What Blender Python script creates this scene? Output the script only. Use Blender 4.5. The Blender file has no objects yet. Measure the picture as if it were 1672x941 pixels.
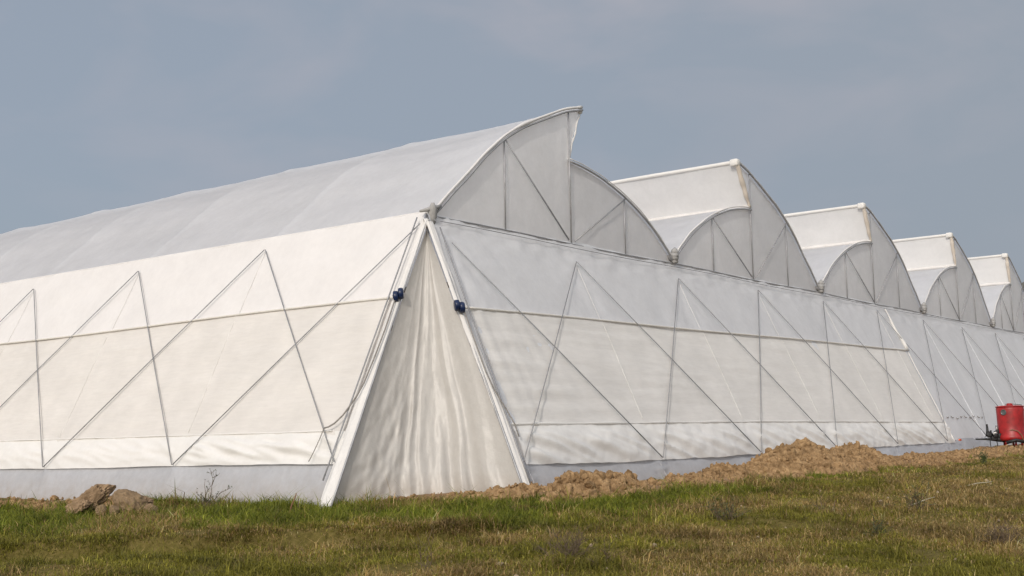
import bpy, math, random
import numpy as np
from mathutils import Vector, noise as mnoise, Matrix, Euler

random.seed(7)
RNG = np.random.default_rng(11)
SC = bpy.context.scene
COL = SC.collection
R = math.radians

# ------------------------------------------------------------------ camera numbers
F_PX = 1965.62                      # focal length in pixels of a 1672 px wide frame
CAM = np.array([-14.91, -13.172, 0.9613])
YAW, PITCH, ROLL = R(52.484), R(7.931), R(-0.923)
_r = np.array([math.cos(YAW), -math.sin(YAW), 0])
_f = np.array([math.sin(YAW)*math.cos(PITCH), math.cos(YAW)*math.cos(PITCH), math.sin(PITCH)])
_u = np.cross(_r, _f)
RIGHT = _r*math.cos(ROLL) + _u*math.sin(ROLL)
UP = -_r*math.sin(ROLL) + _u*math.cos(ROLL)
def ray(px, py):
    return (px-836)/F_PX*RIGHT - (py-470.5)/F_PX*UP + _f

# ------------------------------------------------------------------ noise (vectorised)
def _hash(ix, iy, seed):
    n = (ix.astype(np.int64)*374761393 + iy.astype(np.int64)*668265263 + seed*1442695041) & 0xffffffff
    n = ((n ^ (n >> 13))*1274126177) & 0xffffffff
    return (n ^ (n >> 16)) & 0xffff
def perlin(x, y, seed=0):
    x = np.asarray(x, float); y = np.asarray(y, float)
    x, y = np.broadcast_arrays(x, y)
    ix = np.floor(x); iy = np.floor(y); fx = x-ix; fy = y-iy
    def g(dx, dy):
        a = _hash(ix+dx, iy+dy, seed)/65536.0*2*np.pi
        return np.cos(a)*(fx-dx) + np.sin(a)*(fy-dy)
    u = fx**3*(fx*(fx*6-15)+10); v = fy**3*(fy*(fy*6-15)+10)
    return ((g(0,0)*(1-u)+g(1,0)*u)*(1-v) + (g(0,1)*(1-u)+g(1,1)*u)*v)*1.5
def fbm(x, y, oct=4, seed=0, gain=.5):
    s = 0; a = 1
    for i in range(oct):
        s = s + a*perlin(np.asarray(x)*2**i, np.asarray(y)*2**i, seed+i*17); a *= gain
    return s
def sstep(a, b, x):
    t = np.clip((x-a)/(b-a), 0, 1); return t*t*(3-2*t)

# ------------------------------------------------------------------ object helpers
def link(name, me, mat=None, parent=None, smooth=True):
    o = bpy.data.objects.new(name, me); COL.objects.link(o)
    if mat: me.materials.append(mat)
    if parent: o.parent = parent
    if smooth and len(me.polygons):
        me.polygons.foreach_set('use_smooth', np.ones(len(me.polygons), dtype=bool))
    return o
def tag(o, label=None, cat=None, group=None, kind=None):
    if label: o['label'] = label
    if cat: o['category'] = cat
    if group: o['group'] = group
    if kind: o['kind'] = kind
    return o
def empty(name, loc, label, cat, group=None, rz=0):
    o = bpy.data.objects.new(name, None); COL.objects.link(o); o.location = loc
    o.rotation_euler.z = rz; o.empty_display_size = .2
    return tag(o, label, cat, group)

class MB:
    def __init__(s): s.v = []; s.f = []; s.n = 0
    def add(s, v, f):
        s.v.append(np.asarray(v, float).reshape(-1, 3)); b = s.n
        s.f += [tuple(i+b for i in q) for q in f]; s.n += len(s.v[-1]); return s
    def grid(s, P):
        P = np.asarray(P, float); n, m = P.shape[:2]
        f = [(i*m+j, i*m+j+1, (i+1)*m+j+1, (i+1)*m+j) for i in range(n-1) for j in range(m-1)]
        return s.add(P.reshape(-1, 3), f)
    def tube(s, pts, r, sides=8, caps=True):
        pts = [Vector(p) for p in pts]
        rs = list(r) if hasattr(r, '__len__') else [r]*len(pts)
        v = []; f = []
        up = None
        for i, p in enumerate(pts):
            t = (pts[min(i+1, len(pts)-1)]-pts[max(i-1, 0)]).normalized()
            if up is None:
                a = Vector((0, 0, 1)) if abs(t.z) < .9 else Vector((1, 0, 0))
                up = t.cross(a).normalized()
            up = (up-t*up.dot(t)).normalized(); w = t.cross(up)
            for k in range(sides):
                c = 2*math.pi*k/sides
                v.append(p+(up*math.cos(c)+w*math.sin(c))*rs[i])
        n = len(pts)
        for i in range(n-1):
            for k in range(sides):
                k2 = (k+1) % sides
                f.append((i*sides+k, i*sides+k2, (i+1)*sides+k2, (i+1)*sides+k))
        if caps:
            f.append(tuple(range(sides))[::-1]); f.append(tuple((n-1)*sides+k for k in range(sides)))
        return s.add([tuple(q) for q in v], f)
    def lathe(s, prof, seg=32, M=None):
        v = []; f = []
        for r, z in prof:
            for k in range(seg):
                a = 2*math.pi*k/seg; q = Vector((r*math.cos(a), r*math.sin(a), z))
                v.append(tuple(M @ q if M else q))
        for i in range(len(prof)-1):
            for k in range(seg):
                k2 = (k+1) % seg
                f.append((i*seg+k, i*seg+k2, (i+1)*seg+k2, (i+1)*seg+k))
        f.append(tuple(range(seg))[::-1]); f.append(tuple((len(prof)-1)*seg+k for k in range(seg)))
        return s.add(v, f)
    def box(s, lo, hi, b=.01):
        # bevelled box: three crossing slabs hull
        import bmesh
        bm = bmesh.new(); bmesh.ops.create_cube(bm, size=1)
        lo = Vector(lo); hi = Vector(hi); d = hi-lo; c = (lo+hi)/2
        for q in bm.verts: q.co = Vector((q.co.x*d.x, q.co.y*d.y, q.co.z*d.z))+c
        bmesh.ops.bevel(bm, geom=bm.edges[:], offset=b, segments=2, affect='EDGES', profile=.5)
        bm.verts.ensure_lookup_table()
        s.add([tuple(q.co) for q in bm.verts], [tuple(q.index for q in p.verts) for p in bm.faces]); bm.free(); return s
    def build(s, name, mat=None, parent=None, smooth=True):
        me = bpy.data.meshes.new(name)
        me.from_pydata(np.concatenate(s.v).tolist(), [], s.f)
        me.validate(); me.update()
        return link(name, me, mat, parent, smooth)

# ------------------------------------------------------------------ materials
def newmat(name):
    m = bpy.data.materials.new(name); m.use_nodes = True
    nt = m.node_tree; nt.nodes.clear()
    out = nt.nodes.new('ShaderNodeOutputMaterial')
    return m, nt, out
def N(nt, t, **k):
    n = nt.nodes.new(t)
    for a, b in k.items():
        if a in n.inputs: n.inputs[a].default_value = b
        else: setattr(n, a, b)
    return n
def noise_tex(nt, scale, detail=4, rough=.55, stretch=None, rot=None):
    tc = N(nt, 'ShaderNodeTexCoord'); mp = N(nt, 'ShaderNodeMapping')
    if stretch: mp.inputs['Scale'].default_value = stretch
    if rot: mp.inputs['Rotation'].default_value = rot
    nt.links.new(tc.outputs['Object'], mp.inputs['Vector'])
    n = N(nt, 'ShaderNodeTexNoise', Scale=scale, Detail=detail, Roughness=rough)
    nt.links.new(mp.outputs['Vector'], n.inputs['Vector'])
    return n
def ramp(nt, fac, stops):
    r = N(nt, 'ShaderNodeValToRGB'); cr = r.color_ramp
    while len(cr.elements) < len(stops): cr.elements.new(.5)
    for e, (p, c) in zip(cr.elements, stops): e.position = p; e.color = (*c, 1)
    nt.links.new(fac, r.inputs['Fac']); return r

def fabric(name, col, trans=.2, rough=.5, weave=None, var=.07, bump=.02, spec=.3, dirt=None):
    """thin plastic film or woven net: diffuse + translucent, mottled, with fine creases"""
    m, nt, out = newmat(name); L = nt.links.new
    n1 = noise_tex(nt, 1.3, 5, .6)
    lo = tuple(c*(1-var) for c in col); hi = tuple(min(1, c*(1+var*.7)) for c in col)
    rp = ramp(nt, n1.outputs['Fac'], [(.3, lo), (.7, hi)])
    colsock = rp.outputs['Color']
    ns = noise_tex(nt, 9, 5, .7, stretch=(weave or (1, 1, .8)))
    mv = N(nt, 'ShaderNodeMapRange'); mv.inputs['From Min'].default_value = .3; mv.inputs['From Max'].default_value = .7
    mv.inputs['To Min'].default_value = 1-var*.8; mv.inputs['To Max'].default_value = 1+var*.5; L(ns.outputs['Fac'], mv.inputs['Value'])
    hv = N(nt, 'ShaderNodeHueSaturation'); L(colsock, hv.inputs['Color']); L(mv.outputs[0], hv.inputs['Value']); colsock = hv.outputs['Color']
    if dirt:                                     # soil splashed on the foot of the sheet
        tc = N(nt, 'ShaderNodeTexCoord'); sx = N(nt, 'ShaderNodeSeparateXYZ')
        L(tc.outputs['Object'], sx.inputs[0])
        mr = N(nt, 'ShaderNodeMapRange'); mr.inputs['From Min'].default_value = dirt[1]; mr.inputs['From Max'].default_value = dirt[0]
        L(sx.outputs['Z'], mr.inputs['Value'])
        n3 = noise_tex(nt, 6, 5, .7)
        mm = N(nt, 'ShaderNodeMath', operation='MULTIPLY'); L(mr.outputs[0], mm.inputs[0]); L(n3.outputs['Fac'], mm.inputs[1])
        mx = N(nt, 'ShaderNodeMix', data_type='RGBA'); mx.inputs['B'].default_value = (.36, .28, .2, 1)
        L(mm.outputs[0], mx.inputs['Factor']); L(colsock, mx.inputs['A']); colsock = mx.outputs['Result']
    n2 = noise_tex(nt, 3.0, 6, .6, stretch=weave or (1, 1, 1))
    n4 = noise_tex(nt, 26, 3, .6, stretch=weave or (1, 1, 1))
    ad = N(nt, 'ShaderNodeMath', operation='MULTIPLY_ADD'); ad.inputs[1].default_value = .12
    L(n4.outputs['Fac'], ad.inputs[0]); L(n2.outputs['Fac'], ad.inputs[2])
    b = N(nt, 'ShaderNodeBump', Strength=.6, Distance=bump); L(ad.outputs[0], b.inputs['Height'])
    p = N(nt, 'ShaderNodeBsdfPrincipled', Roughness=rough)
    p.inputs['Specular IOR Level'].default_value = spec
    L(colsock, p.inputs['Base Color']); L(b.outputs['Normal'], p.inputs['Normal'])
    t = N(nt, 'ShaderNodeBsdfTranslucent'); L(colsock, t.inputs['Color']); L(b.outputs['Normal'], t.inputs['Normal'])
    mix = N(nt, 'ShaderNodeMixShader', Fac=trans)
    L(p.outputs[0], mix.inputs[1]); L(t.outputs[0], mix.inputs[2]); L(mix.outputs[0], out.inputs['Surface'])
    return m
def solid(name, col, rough=.5, metal=0, var=.15, scale=8, bump=.0, spec=.4, col2=None):
    m, nt, out = newmat(name); L = nt.links.new
    n1 = noise_tex(nt, scale, 6, .65)
    rp = ramp(nt, n1.outputs['Fac'], [(.32, tuple(c*(1-var) for c in col)), (.68, tuple(min(1, c*(1+var)) for c in (col2 or col)))])
    p = N(nt, 'ShaderNodeBsdfPrincipled', Roughness=rough, Metallic=metal)
    p.inputs['Specular IOR Level'].default_value = spec
    L(rp.outputs['Color'], p.inputs['Base Color'])
    if bump:
        n2 = noise_tex(nt, scale*4, 6, .7); b = N(nt, 'ShaderNodeBump', Strength=.8, Distance=bump)
        L(n2.outputs['Fac'], b.inputs['Height']); L(b.outputs['Normal'], p.inputs['Normal'])
    L(p.outputs[0], out.inputs['Surface']); return m

M = {}
M['roof'] = fabric('roof_film', (.86, .87, .90), .50, .38, var=.05, bump=.012, spec=.45)
M['gable'] = fabric('gable_film', (.92, .92, .92), .56, .42, var=.05, bump=.012, spec=.4)
M['apron'] = fabric('apron_film', (.91, .92, .94), .44, .42, var=.05, bump=.015, spec=.4)
M['apron_white'] = fabric('apron_white', (.88, .855, .84), .28, .55, var=.04, bump=.012, spec=.25)
M['net'] = fabric('insect_net', (.78, .75, .715), .28, .8, weave=(.35, .35, 2.6), var=.06, bump=.012, spec=.1)
M['net_gable'] = fabric('insect_net_gable', (.87, .845, .81), .34, .8, weave=(.35, .35, 2.6), var=.06, bump=.012, spec=.1)
M['flap'] = fabric('flap_white', (.86, .84, .81), .27, .55, var=.04, bump=.015, spec=.25)
M['skirt'] = fabric('skirt_film', (.52, .53, .56), .25, .4, var=.10, bump=.03, spec=.4, dirt=(.25, .85))
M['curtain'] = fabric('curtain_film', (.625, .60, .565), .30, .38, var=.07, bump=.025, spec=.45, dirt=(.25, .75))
M['band'] = fabric('band_cloth', (.74, .72, .70), .12, .55, var=.06, bump=.015, spec=.25)
M['vent'] = fabric('vent_net', (.86, .85, .84), .30, .7, var=.04, bump=.01, spec=.15)
M['beige'] = fabric('beige_cloth', (.70, .63, .55), .2, .7, var=.08, bump=.02, spec=.15)
M['grey_cloth'] = fabric('grey_cloth', (.42, .41, .40), .1, .7, var=.15, bump=.03, spec=.15)
M['seam'] = fabric('seam_white', (.86, .84, .81), .15, .5, var=.04, bump=.01, spec=.25)
M['steel'] = solid('galvanised_steel', (.34, .34, .35), .5, .3, .18, 5)
M['wire'] = solid('wire_steel', (.26, .26, .27), .55, .25, .15, 6)
M['roller'] = solid('roller_tube', (.66, .63, .58), .45, 0, .06, 5)
M['blue'] = solid('blue_plastic', (.007, .017, .06), .35, 0, .3, 20)
M['rope'] = solid('rope_grey', (.24, .22, .2), .8, 0, .2, 30)
M['red'] = solid('red_enamel', (.29, .010, .011), .45, 0, .38, 5, spec=.5)
M['black'] = solid('oily_black', (.022, .022, .022), .5, .2, .4, 14, bump=.002)
M['grey_metal'] = solid('dull_metal', (.3, .3, .3), .4, .6, .2, 12)
M['gauge'] = solid('gauge_face', (.09, .10, .10), .25, 0, .2, 14)
M['hose'] = solid('hose_brown', (.20, .09, .05), .5, 0, .2, 14)
M['twig'] = solid('dry_twig', (.12, .085, .055), .85, 0, .35, 20)
M['pale_twig'] = solid('bleached_twig', (.36, .32, .23), .8, 0, .2, 20)
M['leaf'] = solid('weed_leaf', (.06, .085, .025), .6, 0, .35, 30)
M['clod'] = solid('soil_clod', (.24, .16, .09), .95, 0, .3, 5, bump=.03, spec=.1, col2=(.29, .20, .125))
M['stone'] = solid('grey_clay_lump', (.25, .175, .105), .95, 0, .28, 7, bump=.035, spec=.1)
M['pebble'] = solid('pale_stone', (.30, .235, .16), .9, 0, .25, 12, spec=.1)
M['soil'] = solid('soil_heap', (.215, .128, .06), .95, 0, .35, 7, bump=.03, spec=.1, col2=(.32, .21, .11))
M['hill'] = solid('hill_scrub', (.12, .115, .10), .95, 0, .35, .02, spec=.05)
M['tag'] = solid('orange_cloth', (.6, .12, .05), .6, 0, .1, 20)
M['litter'] = solid('paper_scrap', (.62, .58, .5), .8, 0, .1, 30)

# ground: soil under the sward, bare strip along the walls (attribute "bare")
def ground_mat():
    m, nt, out = newmat('field_soil'); L = nt.links.new
    n1 = noise_tex(nt, .9, 8, .65); n2 = noise_tex(nt, 14, 6, .7)
    g = ramp(nt, n2.outputs['Fac'], [(.3, (.07, .058, .014)), (.55, (.14, .11, .032)), (.75, (.23, .165, .07))])
    d = ramp(nt, n1.outputs['Fac'], [(.3, (.20, .125, .07)), (.7, (.31, .205, .12))])
    at = N(nt, 'ShaderNodeAttribute', attribute_name='bare')
    mx = N(nt, 'ShaderNodeMix', data_type='RGBA')
    L(at.outputs['Fac'], mx.inputs['Factor']); L(g.outputs['Color'], mx.inputs['A']); L(d.outputs['Color'], mx.inputs['B'])
    b = N(nt, 'ShaderNodeBump', Strength=.9, Distance=.03); L(n2.outputs['Fac'], b.inputs['Height'])
    p = N(nt, 'ShaderNodeBsdfPrincipled', Roughness=.95); p.inputs['Specular IOR Level'].default_value = .1
    L(mx.outputs['Result'], p.inputs['Base Color']); L(b.outputs['Normal'], p.inputs['Normal'])
    L(p.outputs[0], out.inputs['Surface']); return m
M['ground'] = ground_mat()
def grass_mat():
    m, nt, out = newmat('grass_blades'); L = nt.links.new
    at = N(nt, 'ShaderNodeAttribute', attribute_name='tint')
    d = N(nt, 'ShaderNodeBsdfPrincipled', Roughness=.55); d.inputs['Specular IOR Level'].default_value = .25
    t = N(nt, 'ShaderNodeBsdfTranslucent')
    L(at.outputs['Color'], d.inputs['Base Color']); L(at.outputs['Color'], t.inputs['Color'])
    mix = N(nt, 'ShaderNodeMixShader', Fac=.35)
    L(d.outputs[0], mix.inputs[1]); L(t.outputs[0], mix.inputs[2]); L(mix.outputs[0], out.inputs['Surface'])
    return m
M['grass'] = grass_mat()

# ------------------------------------------------------------------ terrain
BX = [-60, -15, -2.4, 0, 4, 8, 13, 17.5, 21, 28, 40, 60]
BZ = [-.6, -.16, .2, .35, .5, .64, .72, .8, .93, 1.08, 1.35, 1.6]
def yb_lush(x): return np.interp(x, [-30, -12, -7.1, -5.4, -3.4, -1.5, 2.5, 6.5, 12, 30], [22, 6, .3, -2.0, -4.2, -5.0, -4.8, -4.9, -4.7, -4.4])
def yb_bare(x): return np.interp(x, [-60, -3.1, -2.2, -1.2, -.2, 1.8, 4.5, 9.2, 12, 18.6, 60], [30, 30, .05, -1.2, -2.9, -3.5, -4.1, -4.5, -4.5, -4.2, -4.2])
def bare_mask(x, y):
    n = fbm(x*1.1, y*1.1, 4, 5)*.42
    m = sstep(-.15, .25, y - yb_bare(x) + n)
    left = sstep(.25, .6, perlin(x*.9, y*.9, 77)+.15) * sstep(-4.6, -3.9, x) * sstep(1.4, 2.4, y) * (x < -2)
    far = np.exp(-(((x+3.6)/.8)**2 + ((y-6.5)/2.2)**2))
    return np.clip(np.maximum(m, np.maximum(left*.9, sstep(.3, .8, far+fbm(x*2, y*2, 3, 8)*.3))), 0, 1)
def height(x, y, rough=True):
    x = np.asarray(x, float); y = np.asarray(y, float)
    h = np.interp(x, BX, BZ) + .035*np.clip(y+2, -18, 0) + .008*np.clip(y+2, 0, 40)
    near = np.exp(-np.clip(np.hypot(x-2, y+4)-25, 0, None)/15)
    h = h + near*(.035*fbm(x*.7, y*.7, 3, 21) + .02*fbm(x*2.3, y*2.3, 3, 31))
    # low bank with an undercut edge in the near grass
    ex, ey = np.array([-8.2, -1.0]), np.array([-3.6, -4.3])
    d = (ey-ex)/np.hypot(*(ey-ex)); nx, ny = d[1], -d[0]          # towards the camera
    if nx*(-1)+ny*(-1) < 0: nx, ny = -nx, -ny
    s = (x-ex[0])*nx + (y-ex[1])*ny + .16*perlin(x*1.3, y*1.3, 61) + .05*perlin(x*4, y*4, 62)
    t = (x-ex[0])*d[0] + (y-ex[1])*d[1]
    win = sstep(-4, -1, t)*sstep(6.8, 4.5, t)
    h = h + win*.10*(sstep(-1.4, -.1, s) - sstep(-.05, .14, s)) - win*.08*sstep(0, .14, s)*sstep(1.8, .6, s)
    # low berm of dug soil along the foot of the wall
    yc = np.interp(x, [-2.6, -1.2, -.2, 2, 6, 12, 20, 60], [.35, -.75, -2.45, -2.75, -2.95, -2.9, -2.75, -2.75])
    amp = np.interp(x, [-3, -2.2, -1.2, 0, 2.4, 5, 12, 18, 60], [0, .02, .05, .08, .05, .09, .08, .05, .05])
    h = h + amp*np.exp(-((y-yc)/.42)**2)*(1+.7*perlin(x*1.4, y*1.4, 41))
    h = h + .10*np.exp(-(((x+.55)/.7)**2+((y+.55)/.7)**2))
    b = np.exp(-(((x+3.3)/.75)**2+((y-5.6)/3.0)**2)); h = h + .05*b
    if rough:
        m = sstep(-.15, .3, y-yb_bare(x))*near
        h = h + m*(.035*np.abs(fbm(x*3.1, y*3.1, 3, 51)) + .02*fbm(x*8, y*8, 2, 55))
    return h
def ground_at(px, py):
    d = ray(px, py); t = 6.0
    while t < 150:
        p = CAM + d*t
        if p[2] < float(height(p[0], p[1], False)): return p
        t += .03
    return CAM + d*t

def axis(lo, hi, st, far, grow=1.28):
    a = list(np.arange(lo, hi+1e-6, st)); s = st; b = a[-1]
    while b < far: s *= grow; b += s; a.append(b)
    s = st; b = a[0]; pre = []
    while b > -far: s *= grow; b -= s; pre.append(b)
    return np.array(pre[::-1]+a)
gx = axis(-11, 24, .11, 3500); gy = axis(-12, 3, .11, 3500)
GX, GY = np.meshgrid(gx, gy, indexing='ij')
GZ = height(GX, GY)
me = bpy.data.meshes.new('ground')
nx_, ny_ = GX.shape
I = np.arange(nx_*ny_).reshape(nx_, ny_)
quads = np.stack([I[:-1, :-1], I[1:, :-1], I[1:, 1:], I[:-1, 1:]], -1).reshape(-1, 4)
def fast_mesh(me, V, loops, starts, totals):
    me.vertices.add(len(V)); me.vertices.foreach_set('co', np.ascontiguousarray(V, np.float32).ravel())
    me.loops.add(len(loops)); me.loops.foreach_set('vertex_index', np.ascontiguousarray(loops, np.int32))
    me.polygons.add(len(starts)); me.polygons.foreach_set('loop_start', np.ascontiguousarray(starts, np.int32))
    me.polygons.foreach_set('loop_total', np.ascontiguousarray(totals, np.int32))
    me.update(calc_edges=True); me.validate()
fast_mesh(me, np.stack([GX, GY, GZ], -1).reshape(-1, 3), quads.ravel(), np.arange(len(quads))*4, np.full(len(quads), 4))
at = me.attributes.new('bare', 'FLOAT', 'POINT'); at.data.foreach_set('value', bare_mask(GX, GY).astype(np.float32).ravel())
tag(link('ground', me, M['ground']), kind='structure')

# ------------------------------------------------------------------ greenhouse
S1, S2 = 2.2721/5, 2.4392/5
LEN = 43.0
def HG(x): return 5.04 + .0155*np.asarray(x, float)       # gutter height along the gable row
def LZ(y): return .008*np.asarray(y, float)               # rise along the gutters
VX = [.05, 8.0, 15.9, 24.1, 31.7, 37.9]        # valleys
PX = [4.1, 11.92, 19.92, 27.87, 34.6]          # ridge posts
PH = [1.59, 1.70, 1.77, 1.82, 1.80, 1.8, 1.8]              # low arch crown above gutter
KH = [2.73, 2.79, 2.86, 2.95, 2.95, 2.95, 2.95]            # peak above gutter
OV = [.45, .60, .45, .30, .25]
NB = 5
HU = [0, .04, .1, .2, .3, .42, .55, .66, .76, .86, .93, 1]
HW = [0, .055, .15, .285, .44, .59, .715, .795, .865, .935, .97, 1]
LU = [0, .04, .1, .2, .3, .4, .5, .6, .7, .8, .9, 1]
LW_ = [0, .10, .21, .385, .525, .645, .745, .825, .895, .945, .98, 1]
def smooth_prof(u, U, Wv):
    # Catmull-like: fine linear interpolation then a small box blur
    g = np.linspace(0, 1, 401); w = np.interp(g, U, Wv)
    k = np.ones(31)/31; wp = np.concatenate([2*w[0]-w[30:0:-1], w, 2*w[-1]-w[-2:-32:-1]])
    w = np.convolve(wp, k, 'same')[30:-30]; w = (w-w[0])/(w[-1]-w[0])
    return np.interp(u, g, w)
class Bay: pass
BAYS = []
for n in range(NB):
    b = Bay(); b.n = n
    b.x0, b.x1, b.xp = VX[n], VX[n+1], PX[n]
    b.hl = HG(b.xp)+PH[n]; b.hk = HG(b.xp)+KH[n]
    s = 1 if n == 0 else -1
    b.xk = b.xp + s*OV[n]; b.s = s
    if n == 0: b.vh, b.vl = b.x0, b.x1         # valley foot of the high and the low arch
    else: b.vh, b.vl = b.x1, b.x0
    BAYS.append(b)
def arc_high(b, u):   # u from valley to peak
    x = b.vh + (b.xk-b.vh)*u; z0 = HG(b.vh); return x, z0 + (b.hk-z0)*smooth_prof(u, HU, HW)
def arc_low(b, u):
    x = b.vl + (b.xp-b.vl)*u; z0 = HG(b.vl); return x, z0 + (b.hl-z0)*smooth_prof(u, LU, LW_)
def top_at(b, x):     # roof height over the gable at x (without the overhang)
    x = np.asarray(x, float)
    uh = np.clip((x-b.vh)/(b.xk-b.vh), 0, 1); ul = np.clip((x-b.vl)/(b.xp-b.vl), 0, 1)
    zh = arc_high(b, uh)[1]; zl = arc_low(b, ul)[1]
    on_high = (x <= b.xp) if b.n == 0 else (x >= b.xp)
    return np.where(on_high, zh, zl)

GH = empty('greenhouse', (0, 0, 0), 'long white plastic greenhouse with a row of saw-tooth arched bays and sloping side walls', 'greenhouse')
MOD = 3.9
RIBS = np.arange(0, LEN+.1, MOD)
for b in BAYS:
    ys = np.concatenate([np.arange(-.07, 18, .065 if b.n == 0 else .2), np.arange(18, LEN+.01, .5)])
    for kind in ('high', 'low'):
        u = np.linspace(0, 1, 46)
        ax, az = (arc_high if kind == 'high' else arc_low)(b, u)
        U, Y = np.meshgrid(u, ys, indexing='ij')
        X = np.repeat(ax[:, None], len(ys), 1); Z = np.repeat(az[:, None], len(ys), 1) + LZ(Y)
        # film bellies in between the ribs, with long soft creases and sagging towards the eave
        ph = np.abs(((Y/MOD+.5) % 1)-.5)*2
        sag = -.055*(1-(1-ph)**2.2)*np.sin(np.pi*np.clip(U*.9+.08, 0, 1))
        w = .014*fbm(Y*.35+b.n*9, U*9, 4, 100+b.n) + .010*perlin(Y*1.6+U*5, U*3.0-Y*.2, 130+b.n) + .006*perlin(Y*4+U*9, U*11, 133)
        dx = np.gradient(ax); dz = np.gradient(az); l = np.hypot(dx, dz)
        nxv, nzv = -dz/l, dx/l
        if nzv.mean() < 0: nxv, nzv = -nxv, -nzv
        D = (sag+w+.016*np.exp(-(ph*MOD/2/.06)**2))*np.minimum(1, (Y+.07)/.3)
        X = X + nxv[:, None]*D; Z = Z + nzv[:, None]*D
        o = MB().grid(np.stack([X, Y, Z], -1)).build('roof', M['roof'], GH)
        # galvanised arch on the gable and the rolled white edge of the film over it
        sub = 'arch_tube'
        off = -.035
        P = [(x+nx*off, -.08, z+nz*off) for x, z, nx, nz in zip(ax, az, nxv, nzv)]
        MB().tube(P, .021, 8).build('arch_tube', M['steel'], o)
        big = 1.0 if (b.n == 0 and kind == 'high') else (.45 if (b.n > 0 and kind == 'low') else .1)
        rw = .009 + big*(.014 + .022*np.abs(perlin(u*9+b.n*3, u*0+.5, 140+b.n)))
        Pe = [(x+nx*(.022+.02*perlin(q*7, .3, 141+b.n)), -.07+.012*perlin(q*13, .6, 142), z+nz*.026) for x, z, nx, nz, q in zip(ax, az, nxv, nzv, u)]
        MB().tube(Pe, rw, 8).build('film_edge', M['band'], o)
        # rib under the film every module: a faint raised welt
        for ry in RIBS[1:]:
            if ry > 24: continue
            MB().tube([(x-nx*.075, ry, z-nz*.075+float(LZ(ry))) for x, z, nx, nz in zip(ax[::3], az[::3], nxv[::3], nzv[::3])], .028, 6).build('rib', M['steel'], o)
    # vent screen between the two arches, rolls at its head and foot
    yv = np.arange(0, LEN, .22 if b.n < 3 else .4); v = np.linspace(0, 1, 12)
    V, Y = np.meshgrid(v, yv, indexing='ij')
    xs = b.xp + (b.xk-b.xp)*V; zs = b.hl + (b.hk-.05-b.hl)*V
    ph = np.abs(((Y/MOD+.5) % 1)-.5)*2
    bel = (.05*np.sin(np.pi*V)*ph + .02*fbm(Y*.8, V*2, 3, 150+b.n)*np.sin(np.pi*V))*(-b.s)
    o = MB().grid(np.stack([xs+bel, Y, zs+LZ(Y)], -1)).build('vent_screen', M['vent'], GH)
    yl = np.arange(-.06, LEN, .6)
    dn = .06 if b.n == 0 else .01
    MB().tube([(b.xk+.01*math.sin(y*2)-(dn-.01)*.3, y, b.hk-dn+float(LZ(y))) for y in yl], .05, 10).build('ridge_roll', M['flap'], o)
    MB().tube([(b.xp-.02*b.s*-1, y, b.hl+.045+float(LZ(y))) for y in (yl if b.n else yl[1:])], .06, 10).build('vent_roll', M['band'], o)
    # gable film under the arches
    xs = np.linspace(b.x0, b.x1, 90); t = np.linspace(0, 1, 40)
    zt = top_at(b, xs); zb = HG(xs)-.10
    T, X = np.meshgrid(t, xs, indexing='ij')
    Zb = zb[None, :]; Z = Zb + (zt[None, :]-.03-Zb)*T
    edge = np.minimum(1, np.minimum(T*6, (1-T)*6))
    w = .014*fbm(X*.7, Z*.8, 4, 160+b.n) + .006*fbm(X*2.5+Z, Z*2.5, 3, 165)
    crease = .014*perlin(X*7, Z*.7, 168+b.n)*np.exp(-((X-b.xp+.2*b.s)/.45)**2)
    gp = MB().grid(np.stack([X, edge*(w+crease)+.0, Z], -1)).build('gable_panel', M['gable'], GH)
    # closing piece of the overhanging peak
    a0 = np.array([b.xp, 0, b.hl]); pk = np.array([b.xk, 0, b.hk])
    zk = float(arc_high(b, (b.xp-b.vh)/(b.xk-b.vh))[1])
    rows = []
    for q in np.linspace(0, 1, 14):
        z = b.hl + (b.hk-b.hl)*q
        e = b.xp + (b.xk-b.xp)*q
        zt_ = [min(z, float(arc_high(b, min(1, (x-b.vh)/(b.xk-b.vh)))[1])-.03) for x in np.linspace(b.xp, e, 8)]
        rows.append([(x, -.012+.016*perlin(x*9+q*2, z*1.5, 170+b.n), zz) for x, zz in zip(np.linspace(b.xp, e, 8), zt_)])
    MB().grid(np.array(rows, float)).build('peak_panel', M['gable'], gp)
    # rolled end of the vent cloth hanging along the slanting edge
    if b.n > 0:
        pts = []; rad = []
        for q in np.linspace(0, 1, 16):
            pts.append((b.xp+(b.xk-b.xp)*q - .03*b.s*-1 + .012*math.sin(q*17), -.05, b.hl+.02+(b.hk-b.hl-.06)*q)); rad.append(.03+.035*math.sin(q*2.6)+.006*math.sin(q*23+b.n))
        MB().tube(pts, rad, 8).build('vent_roll_end', M['beige'], gp)
        MB().box((b.xk-.10, -.10, b.hk-.12), (b.xk+.10, .12, b.hk+.06), .04).build('ridge_cap', M['flap'], gp)
    else:
        pts = [(b.xp+(b.xk-b.xp)*q+.015*math.sin(q*15), -.03, b.hl+.02+(b.hk-b.hl-.06)*q) for q in np.linspace(0, 1, 16)]
        MB().tube(pts, [.012+.010*math.sin(q*9)**2 for q in np.linspace(0, 3, 16)], 8).build('vent_roll_end', M['band'], gp)
        rows = [[(b.xp+.10+k*.10*(1-q*.6), .05+.3*k, b.hl+.0+q*.42) for k in np.linspace(0, 1, 4)] for q in np.linspace(0, 1, 5)]
        MB().grid(np.array(rows)).build('vent_cloth_end', M['beige'], gp)
    # struts
    zc = float(HG(b.xp))-.06
    def strut(p, q, r=.014):
        MB().tube([p, q], r, 8).build('strut', M['steel'], gp)
    yq = -.036
    strut((b.xp, yq-.012, zc), (b.xp, yq-.012, zk-.05), .016)
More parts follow.
